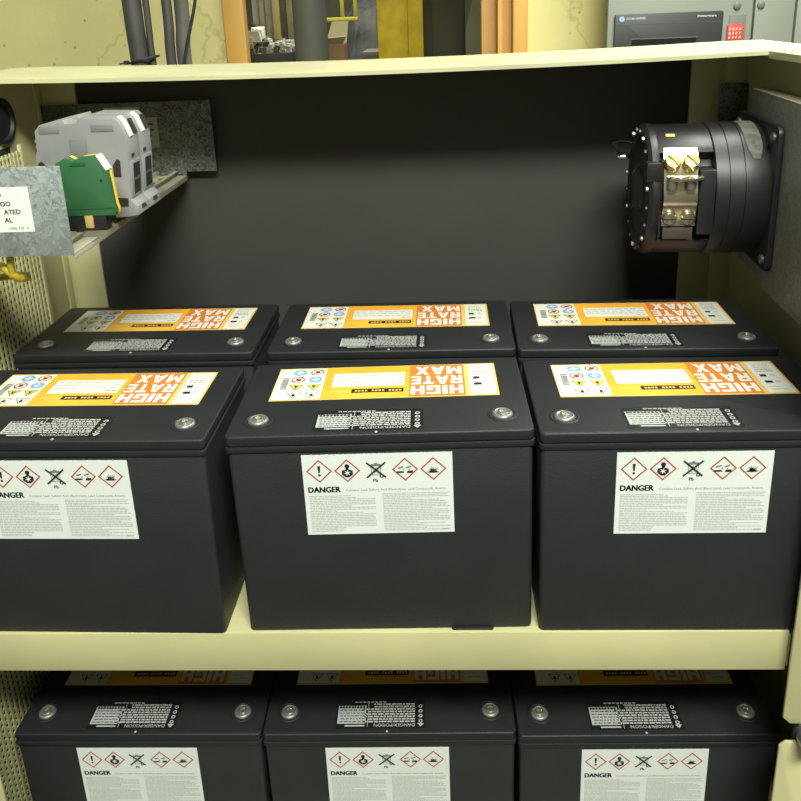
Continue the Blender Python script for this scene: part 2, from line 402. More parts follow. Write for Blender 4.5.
    for g in range(10): a.rect(X(.262)+g*.0020, X(.262)+g*.0020+.0013, Y(.195), Y(.255), z2, 3)
    for row in range(4):
        xx = X(.27)
        while xx < X(.58):
            ww = random.uniform(.003, .010)
            if row > 0 or xx > X(.49): a.rect(xx, min(xx+ww, X(.58)), Y(.42+.09*row), Y(.445+.09*row), z3, 1 if row == 0 else 4)
            xx += ww+.0022
    yy = Y(.34)
    while yy < Y(.70):
        hh = random.uniform(.0006, .0018); a.rect(X(.028), X(.058), yy, yy+hh, z2, 0); yy += hh+random.uniform(.0006, .0014)
    for row in range(5):
        yy = Y(.66+.058*row); xx = X(.895)
        while xx < X(.965):
            ww = random.uniform(.0015, .004); a.rect(xx, min(xx+ww, X(.968)), yy, yy+.0018, z2, 1 if row in (0, 1) else 4); xx += ww+.0009
    for yy, w2 in ((.50, .028), (.31, .034)):
        a.rect(X(.896), X(.896+w2), Y(yy), Y(yy+.07), z2, 0); a.ring((X(.951), Y(yy+.04)), .0016, .0023, z2, 14, 1)
    a.rect(X(.897), X(.965), Y(.12), Y(.135), z2, 4); a.rect(X(.897), X(.94), Y(.19), Y(.205), z2, 4)
    a.build('fine_print', [INK, GREYINK, TOPW, BORDER, PALEINK], tl, recalc=False)['kind'] = 'stuff'
    def disc(mb, cx, cy, r, z, mi, seg=20): mb.flat([(cx+r*math.cos(2*PI*i/seg), cy+r*math.sin(2*PI*i/seg)) for i in range(seg)], z, mi)
    cu, cv = (.100, .180), (.855, .625, .385, .145)
    for r_ in range(4):
        for c_ in range(2):
            ic = MB(); cx, cy = X(cu[c_]), Y(cv[r_])
            kind = ('blue', 'red') if r_ == 0 else (('red', 'blue') if r_ == 1 else ('tri', 'tri') if r_ == 2 else ('open', 'open'))
            kd = kind[c_]
            if kd == 'blue':
                disc(ic, cx, cy, .0078, z2, 0); ic.rect(cx-.0045, cx+.0045, cy-.0012, cy+.0012, z3, 3); ic.rect(cx-.0025, cx+.0025, cy-.0042, cy-.0022, z3, 3); disc(ic, cx, cy+.0038, .0016, z3, 3, 10)
            elif kd == 'red':
                ic.ring((cx, cy), .0062, .0078, z2, 24, 1)
                M_ = Matrix.Translation((cx, cy, 0)) @ Matrix.Rotation(PI/4, 4, 'Z'); ic.rect(-.0066, .0066, -.0008, .0008, z3, 1, M_)
                ic.flat([(cx-.003, cy+.003), (cx-.001, cy-.0035), (cx+.0032, cy-.002), (cx+.002, cy+.0035)], z2, 4)
            else:
                tr = [(cx-.0082, cy+.0062), (cx, cy-.0075), (cx+.0082, cy+.0062)]
                if kd == 'tri':
                    ic.flat(tr, z2, 2); ic.outline(tr, .14, z3, 4); ic.flat([(cx-.0022, cy+.004), (cx, cy-.003), (cx+.0022, cy+.004)], z3, 4)
                else:
                    ic.outline(tr, .16, z2, 4); ic.flat([(cx-.001, cy+.0035), (cx-.002, cy-.001), (cx, cy-.0035), (cx+.002, cy-.001), (cx+.001, cy+.0035)], z2, 4)
            ic.build('safety_symbol', [BLUEINK, REDINK, YTRI, TOPW, INK], tl, recalc=False)
    # ---- small black label on the lid
    bx0, bx1, by0, by1 = -.066, .0445, .0085, .0505
    bl = MB().box(bx0, bx1, by0, by1, H-.0006, zt).build('black_warning_label', BLKLABEL, t)
    RB = Matrix.Translation(((bx0+bx1)/2, (by0+by1)/2, 0)) @ Matrix.Rotation(PI, 4, 'Z')
    hw, hh = (bx1-bx0)/2, (by1-by0)/2
    g = MB()
    g.flat([(-hw+.002, hh-.0070), (-hw+.010, hh-.0070), (-hw+.006, hh-.0018)][::1], z1, 0, RB)
    g.flat([(-hw+.0055, hh-.0060), (-hw+.0065, hh-.0060), (-hw+.006, hh-.0032)], z2, 1, RB)
    g.text('DANGER/POISON', -hw+.013, hh-.0066, .0046, z1, 0, RB, width=.050)
    rr = random.Random(5)
    for row in range(8):
        yy = hh-.0108-row*.0037; xx = -hw+.013
        lim = .0085 if row not in (1, 4) else .004
        while xx < lim+.012*(row < 6):
            ww = rr.uniform(.0022, .0070); g.rect(xx, xx+ww, yy, yy+.0021, z1, 0, RB); xx += ww+.0010
        if row < 7 and row % 2 == 0: 
            g.ring((-hw+.006, yy+.0006), .0014, .0026, z1, 12, 0, RB)
    # boxed panel of text at the other end
    g.rect(hw-.037, hw-.0025, -hh+.0085, hh-.0070, z1, 2, RB)
    for row in range(6):
        xx = hw-.0355; yy = hh-.0105-row*.0042
        while xx < hw-.006:
            ww = rr.uniform(.0018, .0055); g.rect(xx, min(xx+ww, hw-.0045), yy, yy+.0013, z2, 1, RB); xx += ww+.0012
    g.rect(hw-.036, hw-.012, hh-.0050, hh-.0030, z1, 0, RB)
    for xx in range(9): g.rect(hw-.035+xx*.0036, hw-.035+xx*.0036+.0022, -hh+.0092, -hh+.0125, z2, 1, RB)
    g.rect(hw-.040, hw-.0394, -hh+.003, hh-.002, z1, 0, RB)
    for xx in range(8): g.rect(-.006+xx*.005, -.006+xx*.005+.0038, -hh+.0022, -hh+.0038, z1, 0, RB)
    g.build('white_lettering', [mat('worn_white_print', (.42, .43, .40), .5), INK, PALEINK], bl, recalc=False)
    # ---- hazard label on the front of the case
    fx0, fx1, fz1, fz0 = -.0778, .0720, H-.0224, H-.1146
    yf = .0024
    fl = MB().box(fx0, fx1, yf-.0008, yf+.002, fz0, fz1).build('hazard_label', WHITE, t)
    FW, FH = fx1-fx0, fz1-fz0
    MF = Matrix.Translation((fx0, yf-.0008, fz1)) @ Matrix.Rotation(PI/2, 4, 'X')      # local x right, y up, z toward viewer
    e1, e2, e3 = .00012, .00024, .00036
    def pict(cu_, fn):
        m_ = MB(); cx, cy = cu_*FW, -.20*FH; K_ = .00115 if fn in ('corr', 'burst') else .001
        if fn != 'bin':
            d = .0131; dm = [(cx-d, cy), (cx, cy-d), (cx+d, cy), (cx, cy+d)]
            m_.outline(dm, .15, e1, 0, MF)
        def P(pts, z=e2, mi=1): m_.flat([(cx+a_*K_, cy+b_*K_) for a_, b_ in pts], z, mi, MF)
        def D(a_, b_, r, mi=1, z=e2): P([(a_+r*math.cos(2*PI*i/14), b_+r*math.sin(2*PI*i/14)) for i in range(14)], z, mi)
        if fn == 'bang':
            P([(-1.5, 6), (-.8, -1.8), (.8, -1.8), (1.5, 6)]); D(0, -4.4, 1.35)
        elif fn == 'health':
            D(0, 5.0, 2.5); P([(-1.3, 3.5), (-1.6, 1.4), (-5.4, .2), (-5.6, -4.2), (-1.8, -7.4), (1.8, -7.4), (5.6, -4.2), (5.4, .2), (1.6, 1.4), (1.3, 3.5)])
            st = []
            for i in range(12):
                r = 3.7 if i % 2 == 0 else 1.3; a_ = PI/6*i+.3; st.append((r*math.cos(a_), -2.4+r*math.sin(a_)))
            P(st, e3, 2)
        elif fn == 'bin':
            m_.outline([(cx-.0055, cy+.005), (cx-.0042, cy-.006), (cx+.0042, cy-.006), (cx+.0055, cy+.005)], .13, e1, 3, MF)
            P([(-6.3, 5), (-4.5, 6.8), (4.5, 6.8), (6.3, 5)], e1, 3); P([(-2, 6.8), (-1.5, 8), (1.5, 8), (2, 6.8)], e1, 3)
            for i in range(5): P([(-3.4+i*1.6, 3.6), (-3.1+i*1.4, -4.6), (-2.7+i*1.4, -4.6), (-2.9+i*1.6, 3.6)], e1, 3)
            m_.ring((cx+.0052, cy-.0070), .0009, .0021, e1, 14, 1, MF)
            for sg in (-1, 1):
                MX = MF @ Matrix.Translation((cx, cy, 0)) @ Matrix.Rotation(sg*math.atan2(17, 19), 4, 'Z')
                m_.rect(-.0127, .0127, -.00095, .00095, e2, 1, MX)
            m_.text('Pb', cx-.0032, cy-.0135, .0036, e1, 1, MF, bold=.03)
        elif fn == 'corr':
            P([(-8, -3.4), (-1, -3.4), (-1, -2.1), (-3, -1.6), (-8, -1.9)]); P([(-6.5, 1.6), (-2, 3.2), (-1.4, 2), (-5.8, .3)], e2, 3); P([(-2, -1), (-1, 1), (-.4, -1)], e2, 3)
            P([(1.4, -3.6), (2.0, -1.6), (6.5, -1.2), (7.2, -3.0), (5, -3.8)]); P([(.8, 2.2), (5.6, 3.6), (5.2, 2.0), (1.2, .8)], e2, 3); P([(3.4, .6), (4.2, -1), (2.8, -1)], e2, 3)
        else:
            for i in range(7):
                a_ = .35+i*.38; r = 4.8+1.8*((i*5) % 3)/2; w_ = .22
                P([(.8*math.cos(a_-1), -2.6+.8*math.sin(a_-1)), (r*math.cos(a_), -2.6+r*math.sin(a_)*.9), (.8*math.cos(a_+1), -2.6+.8*math.sin(a_+1))], e2, 1 if i % 2 else 3)
            P([(-6, -3.2), (-3, -2.2), (2.6, -2.2), (5.4, -3.2), (2, -4.0), (-3, -4.0)], e2, 1); D(-1.2, -1.6, 1.5)
        m_.build('hazard_pictogram', [REDINK, INK, WHITE, GREYINK], fl, recalc=False)
    for cu_, fn in ((.112, 'bang'), (.30, 'health'), (.492, 'bin'), (.685, 'corr'), (.872, 'burst')): pict(cu_, fn)
    MB().text('DANGER', .030*FW, -.463*FH, .0064, e1, 0, MF, width=.215*FW, bold=.045).build('signal_word', INK, fl, recalc=False)
    fp = MB(); rr = random.Random(11)
    fp.text('Contains: Lead, Sulfuric Acid (Electrolyte), Lead Compounds, Arsenic.', .283*FW, -.455*FH, .0026, e1, 0, MF, width=.672*FW)
    for u0, u1, n_, v0 in ((.030, .475, 22, .505), (.525, .972, 23, .490)):
        end = u1
        for row in range(n_):
            v = v0+row*(.975-v0)/n_
            end = rr.choice((u1, u1*.97, u0+(u1-u0)*rr.uniform(.35, .95)))
            xx = u0*FW
            while xx < end*FW:
                ww = rr.uniform(.0012, .0052); fp.rect(xx, min(xx+ww, u1*FW), -v*FH-.00095, -v*FH, e1, 1, MF); xx += ww+.0006
    fp.rect(.92*FW, .97*FW, -.965*FH, -.95*FH, e1, 1, MF)
    fp.build('fine_print', [GREYINK, mat('fine_ink', (.43, .45, .41), .6)], fl, recalc=False)['kind'] = 'stuff'
    return t
# x, y of the front of the lid, yaw; z of the shelf; tilt to the side
BATS = [
    (-.3264, -.0050, -.0166, SH, 0, 'middle-tier battery in front row beside cabinet side with wire mesh vent', 'batteries in the front row of the upper shelf'),
    (.0000, -.0022, .0080, SH, .0085, 'battery on upper shelf, front row middle, propped on a thin black pad', 'batteries in the front row of the upper shelf'),
    (.3081, -.0050, -.0017, SH, 0, 'battery in front row of upper shelf at end behind hinged post', 'batteries in the front row of the upper shelf'),
    (-.3238, .2085, -.0153, SH, 0, 'battery in rear row of upper shelf, below grey and green terminal blocks', 'batteries in the rear row of the upper shelf'),
    (-.0005, .2025, -.0104, SH, 0, 'middle battery in rear row of upper shelf against grey back panel', 'batteries in the rear row of the upper shelf'),
    (.3074, .1927, -.0292, SH, 0, 'shaded battery in rear row of upper shelf, under black cylindrical switch', 'batteries in the rear row of the upper shelf'),
    (-.3208, .0478, .0044, LSH, 0, 'battery on lower shelf next to wire mesh vent, under the shelf lip', 'batteries on the lower shelf'),
    (-.0128, .0495, .0129, LSH, 0, 'middle battery of three on lower shelf', 'batteries on the lower shelf'),
    (.2957, .0481, .0123, LSH, 0, 'battery on lower shelf at the end beside hinge bolt', 'batteries on the lower shelf'),
]
BATS[0] = BATS[0][:5]+('battery in front row of upper shelf at end next to wire mesh vent',)+BATS[0][6:]
proto = make_battery()
for i, (x, y, a, z, tilt, lab, grp) in enumerate(BATS):
    o = proto if i == 0 else copy_tree(proto)
    dz = math.sin(tilt)*L/2
    o.location = (x, y, z+dz+.0002); o.rotation_euler = (0, -tilt, a)
    o['label'] = lab; o['group'] = grp
tag(MB().prism(rrect(.066, .110, -.0018, .05, .002), SH+.0001, SH+.0019, 'z').build('rubber_pad', BLACKRUB, None, .0004),
    'thin black rubber pad under corner of front middle battery', 'pad')

# ================================================================ LEFT: BRACKET, TERMINAL BLOCKS
br = thing('mounting_bracket', 'galvanised steel bracket with front plate and white sticker holding terminal blocks', 'bracket', (-.42, .29, 1.266))
def rel(mb, o):
    d = Vector(o.location)
    for v in mb.v: v -= d
    return mb
def part(mb, name, m, o, **k): return rel(mb, o).build(name, m, o, **k)
part(MB().prism([(-.3900, .0875), (-.316, .0875), (-.316, .496), (-.3900, .496)], 1.2665, 1.2685, 'z').box(-.318, -.316, .0875, .496, 1.2610, 1.2665), 'tray', ZINC, br, bevel=.0005)
fp_ = part(MB().box(-.4970, -.316, .0855, .0875, 1.2665, 1.360), 'front_plate', GALV, br, bevel=.0005)
part(MB().box(-.5250, -.270, .496, .498, 1.2740, 1.380).box(-.389, -.317, .496, .498, 1.2665, 1.2740), 'rear_plate', GALVSHADE, br, bevel=.0005)
part(MB().box(-.43, -.376, .4952, .4962, 1.362, 1.3735), 'rear_sticker', mat('dull_sticker', (.36, .35, .28), .7, var=.3, vscale=150), br)
rs = MB().box(-.42, -.352, .4950, .4962, 1.312, 1.3575)
rr = random.Random(2)
for row in range(4):
    xx = -.412
    while xx < -.362:
        ww = rr.uniform(.004, .012); rs.box(xx, min(xx+ww, -.358), .4947, .4950, 1.346-row*.0085, 1.3485-row*.0085, 1); xx += ww+.003
part(rs, 'rear_sticker', [mat('dull_sticker2', (.30, .30, .25), .7), INK], br)
st = part(MB().box(-.4900, -.352, .0850, .0858, 1.293, 1.340), 'sticker', WHITE, br)
lt = MB(); MS = Matrix.Translation((-.352, .0848, 1.340)) @ Matrix.Rotation(PI/2, 4, 'X')
DKRED = mat('dark_red_ink', (.22, .03, .02), .5)
lt.text('O', -.0285, -.0095, .0036, 0, 0, MS, bold=.02, align='RIGHT')
lt.text('OO', -.0205, -.0195, .0050, 0, 0, MS, bold=.02, align='RIGHT')
lt.text('ATED', -.0115, -.0280, .0050, 0, 0, MS, bold=.02, align='RIGHT')
lt.text('AL', -.0215, -.0365, .0050, 0, 0, MS, bold=.02, align='RIGHT')
lt.text('LABEL 738   B', -.0060, -.0440, .0026, 0, 1, MS, align='RIGHT')
part(lt, 'sticker_lettering', [DKRED, GREYINK], br, recalc=False)
# DIN rail on the tray (hat profile along y)
rail = thing('din_rail', 'slotted zinc mounting rail lying along the galvanised bracket', 'rail', (-.346, .29, 1.2688))
xc, zb = -.346, 1.2688
prof = [(xc-.0175, zb+.0065), (xc-.0175, zb+.0075), (xc-.0120, zb+.0075), (xc-.0120, zb+.001), (xc+.0120, zb+.001), (xc+.0120, zb+.0075), (xc+.0175, zb+.0075), (xc+.0175, zb+.0065), (xc+.0130, zb+.0065), (xc+.0130, zb), (xc-.0130, zb), (xc-.0130, zb+.0065)]
part(MB().prism(prof, .092, .492, 'y'), 'profile', ZINC, rail)
for k in range(12):
    yy = .104+k*.032
    part(MB().prism(rrect(xc-.003, xc+.003, yy, yy+.015, .0028), zb+.0009, zb+.0013, 'z'), 'slot', HOLE, rail)
# large grey feed-through terminal blocks: profile in x,z, thickness along y
def grey_block(y0, y1, label, face):
    t = thing('terminal_block', label, 'terminal block', (-.345, (y0+y1)/2, 1.2745), 0, 'grey terminal blocks on the rail')
    P = [(-.386, 1.2985), (-.3955, 1.3095), (-.3965, 1.3500), (-.3930, 1.3590), (-.3945, 1.3630), (-.3925, 1.3655), (-.3945, 1.3690), (-.3925, 1.3715), (-.3925, 1.3800), (-.3860, 1.3870), (-.3580, 1.3925), (-.3560, 1.3880), (-.3430, 1.3875), (-.3410, 1.3935),
         (-.2990, 1.3920), (-.2940, 1.3870), (-.2880, 1.3700), (-.2885, 1.3440), (-.2925, 1.2985), (-.2860, 1.2900), (-.2850, 1.2800), (-.2980, 1.2780), (-.3130, 1.2775), (-.3145, 1.2870), (-.3285, 1.2870), (-.3285, 1.2775), (-.3635, 1.2775), (-.3635, 1.2870), (-.3760, 1.2870), (-.3780, 1.2780), (-.3860, 1.2800)]
    part(MB().prism(P, y0, y1, 'y'), 'housing', GREYPL, t, bevel=.0007)
    if face:
        part(MB().prism([(-.3545, 1.3440), (-.3345, 1.3440), (-.3345, 1.3700), (-.3545, 1.3700)], y0-.0008, y0+.001, 'y'), 'side_panel', GREYPLD, t, bevel=.0004)
        for xa, xb, za in ((-.3870, -.3640, 1.3770), (-.3270, -.3010, 1.3775)):
            part(MB().prism([(xa, za), (xb, za), (xb, za+.0075), (xa, za+.0085)], y0-.0007, y0+.001, 'y'), 'marker_groove', GREYPLD, t, bevel=.0004)
        for pc in ([(-.3935, 1.3250), (-.3850, 1.3270), (-.3830, 1.3380), (-.3900, 1.3460), (-.3940, 1.3440)], [(-.3080, 1.3260), (-.2995, 1.3250), (-.2985, 1.3440), (-.3020, 1.3460), (-.3075, 1.3390)]):
            part(MB().prism(pc, y0-.0006, y0+.001, 'y'), 'side_notch', HOLE, t)
        part(MB().prism([(-.3085, 1.2905), (-.2960, 1.2905), (-.2950, 1.3000), (-.3075, 1.3010)], y0-.0006, y0+.001, 'y'), 'side_notch', HOLE, t)
    # wire entry and screw opening on the end wall, bright marker strips above
    xm = lambda z: -.2885+(z-1.3440)*.088
    part(MB().prism([(xm(1.300)+.0012, 1.2995), (xm(1.340)+.0012, 1.3420), (xm(1.340)-.004, 1.3420), (xm(1.300)-.004, 1.2995)], y0+.004, y1-.003, 'y'), 'wire_entry', GREYPL, t, bevel=.0005)
    part(MB().prism([(xm(1.303)+.0017, 1.3030), (xm(1.338)+.0017, 1.3385), (xm(1.338)-.002, 1.3385), (xm(1.303)-.002, 1.3030)], y0+.011, y1-.009, 'y'), 'wire_entry_opening', HOLE, t)
    part(MB().prism([(xm(1.320)+.0022, 1.3190), (xm(1.322)+.0022, 1.3215), (xm(1.322)-.001, 1.3215), (xm(1.320)-.001, 1.3190)], y0+.011, y1-.009, 'y'), 'wire_clamp', STEEL, t)
    part(MB().prism([(-.2886, 1.3465), (-.2872, 1.3465), (-.2872, 1.3500), (-.2890, 1.3500)], y0+.010, y0+.017, 'y'), 'latch_hole', HOLE, t)
    part(MB().prism([(-.2905, 1.2850), (-.2845, 1.2850), (-.2860, 1.2895), (-.2905, 1.2950)], y0+.014, y1-.012, 'y'), 'foot_opening', HOLE, t)
    part(MB().prism([(-.2985, 1.3930), (-.2930, 1.3872), (-.2868, 1.3700), (-.2880, 1.3690), (-.2945, 1.3860), (-.2995, 1.3915)], y0+.010, y0+.022, 'y'), 'marker_strip', TOPW, t, bevel=.0003)
    part(MB().prism([(-.2940, 1.3880), (-.2920, 1.3880), (-.2862, 1.3720), (-.2880, 1.3705)], y0+.026, y1-.005, 'y'), 'marker_slot', HOLE, t)
    return t
grey_block(.200, .2395, 'large grey terminal block on rail right behind green one', True)
grey_block(.2403, .280, 'large grey terminal block at far side of its grey twin on rail', False)
gb = thing('ground_terminal_block', 'green and yellow grounding terminal block clipped to rail behind galvanised plate', 'terminal block', (-.345, .16, 1.2745))
G = [(-.3475, 1.3000), (-.3490, 1.3400), (-.3460, 1.3530), (-.3400, 1.3560), (-.3330, 1.3590), (-.3270, 1.3555), (-.3180, 1.3590), (-.3005, 1.3600), (-.2920, 1.3440), (-.2905, 1.3300), (-.2890, 1.3060), (-.2875, 1.3000), (-.2885, 1.2945), (-.3130, 1.2945), (-.3440, 1.2945)]
part(MB().prism(G, .140, .150, 'y'), 'housing', GREEN, gb, bevel=.0007)
part(MB().prism([(a_-.0002 if a_ > -.34 else a_+.0002, b_) for a_, b_ in G], .150, .157, 'y'), 'yellow_half', YPL, gb, bevel=.0006)
part(MB().prism([(-.3025, 1.3588), (-.3000, 1.3608), (-.2910, 1.3442), (-.2930, 1.3432)], .1405, .1565, 'y'), 'marker_strip', TOPW, gb, bevel=.0004)
part(MB().box(-.3475, -.2882, .1392, .1402, 1.3025, 1.3038), 'moulded_rib', mat('dark_green', (.012, .10, .03), .5), gb)
part(MB().box(-.3300, -.3130, .1392, .1402, 1.3500, 1.3535), 'moulded_rib', mat('dark_green', (.012, .10, .03), .5), gb)
part(MB().cyl((-.2985, .140, 1.3335), .0014, -.0006, .001, 'y', 12), 'latch_hole', HOLE, gb)
part(MB().box(-.3460, -.3000, .141, .156, 1.2775, 1.2945), 'rail_foot', BLACKPL, gb, bevel=.001)
part(MB().box(-.3230, -.3140, .1395, .150, 1.2810, 1.2950), 'clamp_foot', mat('ochre_clamp', (.45, .32, .10), .5), gb, bevel=.0006)
# earth wire under the plate
ww = MB()
ww.tube([(-.47, .18, 1.236), (-.43, .135, 1.243), (-.408, .108, 1.250), (-.399, .101, 1.248), (-.393, .100, 1.242), (-.388, .102, 1.238), (-.390, .12, 1.232), (-.41, .16, 1.222), (-.45, .20, 1.21), (-.488, .22, 1.20)], .0045, 10)
ww.tube([(-.391, .098, 1.262), (-.3925, .099, 1.252), (-.393, .100, 1.242)], .0038, 10)
tag(ww.build('earth_wire', YWIRE, None, smooth=60), 'short yellow earth wire looped under the galvanised front plate', 'wire')

# ================================================================ RIGHT: SWITCH ON GALVANISED BRACKET
rb = thing('switch_bracket', 'grey galvanised bracket plate fixed inside cabinet side behind black switch', 'bracket', (.49, .27, 1.14))
part(MB().prism([(.02, 1.145), (.02, 1.377), (.41, 1.377), (.41, 1.145), (.30, 1.145), (.29, 1.137)], .475, .478, 'x'), 'plate', GALVR, rb, bevel=.0006)
part(MB().box(.475, .4955, .02, .41, 1.3770, 1.3785), 'top_flange', ZINC, rb, bevel=.0005)
part(MB().box(.455, .4930, .487, .4890, 1.325, 1.378), 'rear_plate', GALVSHADE, rb, bevel=.0005)
sw = thing('rotary_switch', 'round black switch with brass terminal screws mounted sideways on galvanised plate', 'switch', (.39, .352, 1.255))
CY, CZ = .352, 1.257
R0 = .0855
part(MB().prism(rrect(CY-.086, CY+.086, CZ-.090, CZ+.090, .010), .4675, .4745, 'x'), 'mounting_flange', BLACKPL, sw, bevel=.0012)
for dy in (-1, 1):
    for dz in (-1, 1):
        part(MB().lathe([(.006, 0), (.006, -.003), (.0035, -.005), (0, -.005)], (.4675, CY+dy*.072, CZ+dz*.076), 'x', 14), 'flange_screw', mat('blackened_screw', (.10, .10, .10), .45, .6), sw, smooth=40)
c_ = (0, CY, CZ)
part(MB().lathe([(R0-.003, .4675), (R0-.001, .462), (R0, .440), (R0, .4370), (R0-.0012, .4365), (R0-.0012, .4355), (R0, .4350), (R0, .4190), (R0-.0012, .4185), (R0-.0012, .4175), (R0, .4170), (R0, .4030), (R0-.001, .4020), (R0-.018, .4015)], c_, 'x', 72), 'drum', BLACKPL, sw, smooth=35)
# forward contact section: smaller core plus an overhanging hood
part(MB().lathe([(R0-.017, .4018), (R0-.017, .335), (R0-.020, .333)], c_, 'x', 64), 'contact_core', BLACKPL, sw, smooth=35)
hood = MB()
N = 26; a0, a1 = math.radians(44), math.radians(205)
pr_ = []
for k in range(N+1):
    a = a0+(a1-a0)*k/N; pr_.append((CY-R0*.985*math.cos(a), CZ+R0*.985*math.sin(a)))
for k in range(N, -1, -1):
    a = a0+(a1-a0)*k/N; pr_.append((CY-(R0-.016)*math.cos(a), CZ+(R0-.016)*math.sin(a)))
hood.prism(pr_, .335, .4018, 'x')
part(hood, 'hood', BLACKPL, sw, bevel=.001)
lowh = MB(); pr_ = []
a0, a1 = math.radians(-150), math.radians(-38)
for k in range(N+1):
    a = a0+(a1-a0)*k/N; pr_.append((CY-R0*.985*math.cos(a), CZ+R0*.985*math.sin(a)))
for k in range(N, -1, -1):
    a = a0+(a1-a0)*k/N; pr_.append((CY-(R0-.016)*math.cos(a), CZ+(R0-.016)*math.sin(a)))
lowh.prism(pr_, .335, .4018, 'x'); part(lowh, 'lower_hood', BLACKPL, sw, bevel=.001)
# end ring with many small bolts
part(MB().lathe([(R0-.018, .338), (R0-.001, .337), (R0, .335), (R0, .328), (R0-.004, .3235), (R0-.012, .3220), (R0-.016, .3255), (.030, .3255), (.028, .322), (0, .322)], c_, 'x', 72), 'end_ring', BLACKPL, sw, smooth=35)
for k in range(20):
    a = 2*PI*k/20+.1
    part(MB().lathe([(.0036, 0), (.0036, -.0025), (.0015, -.0032), (0, -.0032)], (.3225, CY+(R0-.008)*math.cos(a), CZ+(R0-.008)*math.sin(a)), 'x', 8), 'ring_bolt', STEEL if k % 3 == 0 else BLACKPL, sw, smooth=40)
for k in range(7):
    a = PI+(-1.05+k*.33)
    part(MB().lathe([(.0020, 0), (.0018, .002), (0, .0022)], (.3315, CY+(R0-.002)*math.cos(a), CZ+(R0-.002)*math.sin(a)), 'x', 8), 'rim_rivet', STEEL, sw, smooth=40)
# dark side cheeks beside the contact strap
yn = CY-R0
part(MB().box(.336, .3395, yn+.004, yn+.03, CZ-.045, CZ+.052), 'cheek', BLACKPL, sw, bevel=.001)
part(MB().box(.382, .4012, yn+.001, yn+.03, CZ-.040, CZ+.040), 'cheek', BLACKPL, sw, bevel=.001)
part(MB().box(.319, .338, yn+.003, yn+.020, CZ+.026, CZ+.050), 'shoulder_block', BLACKPL, sw, bevel=.002)
# bent nickel strap
X0 = .3395
sp = [(yn+.0160, CZ+.066), (yn+.0060, CZ+.052), (yn+.0020, CZ+.034), (yn-.0020, CZ+.018), (yn-.0050, CZ+.007), (yn-.0030, CZ-.003), (yn+.0015, CZ-.009), (yn+.0020, CZ-.029)]
pp = sp+[(a_+.0022, b_) for a_, b_ in reversed(sp)]
part(MB().prism(pp, X0, X0+.0400, 'x'), 'contact_strap', NICKEL, sw, smooth=50)
part(MB().box(X0+.002, X0+.038, yn+.002, yn+.022, CZ-.046, CZ-.031), 'strap_base', mat('dark_brown_phenolic', (.05, .04, .03), .5), sw, bevel=.001)
lg = MB(); lp = [(X0+.002, yn+.006), (X0+.005, yn-.012), (X0+.016, yn-.0175), (X0+.034, yn-.016), (X0+.045, yn-.008), (X0+.046, yn+.004)]
lg.prism(lp, CZ+.0300, CZ+.0340, 'z'); part(lg, 'terminal_lug', NICKEL, sw, bevel=.0006)
for xx in (X0+.0090, X0+.0310):
    MX = Matrix.Translation((xx, yn+.0020, CZ+.0500)) @ Matrix.Rotation(math.radians(-38), 4, 'X')
    sc = MB().lathe([(.0100, .005), (.0100, -.003), (.0085, -.0060), (0, -.0068)], (0, 0, 0), 'y', 18, 0, MX)
    scr = part(sc, 'terminal_screw', BRASS, sw, smooth=40)
    sl = MB().box(-.0100, .0100, -.0073, -.0055, -.0012, .0012, 0, MX @ Matrix.Rotation(.9, 4, 'Y'))
    part(sl, 'screw_slot', mat('dark_brass', (.12, .08, .02), .5, .6), sw)
    part(MB().lathe([(.0060, 0), (.0060, .010), (0, .010)], (xx, yn-.006, CZ+.0195), 'z', 12), 'lug_bolt', STEEL, sw, smooth=40)
    part(MB().lathe([(.0088, .002), (.0088, -.0012), (.0070, -.0036), (0, -.0040)], (xx, yn+.0005, CZ-.0190), 'y', 18), 'strap_screw', NICKEL, sw, smooth=40)
    part(MB().box(xx-.008, xx+.008, yn-.0039, yn-.0032, CZ-.0198, CZ-.0182), 'screw_slot', HOLE, sw)
# paper stickers on the drum, curved with it
def patch(x0, x1, aa, ab, r, name, m, rounded=0):
    q = MB(); n = 14; v = []; f = []
    for k in range(n+1):
        a = aa+(ab-aa)*k/n
        e = rounded*max(0, (k-n+4)/4)**2
        v += [(x0+e, CY-r*math.cos(a), CZ+r*math.sin(a)), (x1-e, CY-r*math.cos(a), CZ+r*math.sin(a))]
    for k in range(n): f.append([2*k, 2*k+1, 2*k+3, 2*k+2])
    q.add(v, f); return part(q, name, m, sw, smooth=60)
patch(.4405, .4600, math.radians(100), math.radians(36), R0+.0006, 'worn_sticker', GAFF, .006)
patch(.3480, .3590, math.radians(66), math.radians(62), R0*.985+.0006, 'small_sticker', BORDER)
# little lever and wire at the far side of the end ring
part(MB().tube([(.318, CY+.03, CZ+.040), (.300, CY+.015, CZ+.046), (.291, CY+.01, CZ+.060)], .0025, 8).tube([(.291, CY+.01, CZ+.060), (.300, CY+.01, CZ+.063), (.320, CY+.01, CZ+.060)], .0007, 6), 'spring_lever', BLACKPL, sw, smooth=60)
part(MB().lathe([(.0035, -.006), (.0035, .004)], (.305, CY+.02, CZ+.040), 'x', 10), 'lever_pin', STEEL, sw, smooth=40)
# the plate and the switch on it stand a little askew in the cabinet
PV = Vector((.475, .30, 0))
for o_ in (rb, sw):
    d_ = Vector(o_.location)-PV; d_.rotate(Matrix.Rotation(-.07, 3, 'Z')); o_.location = PV+d_; o_.rotation_euler = (0, 0, -.07)

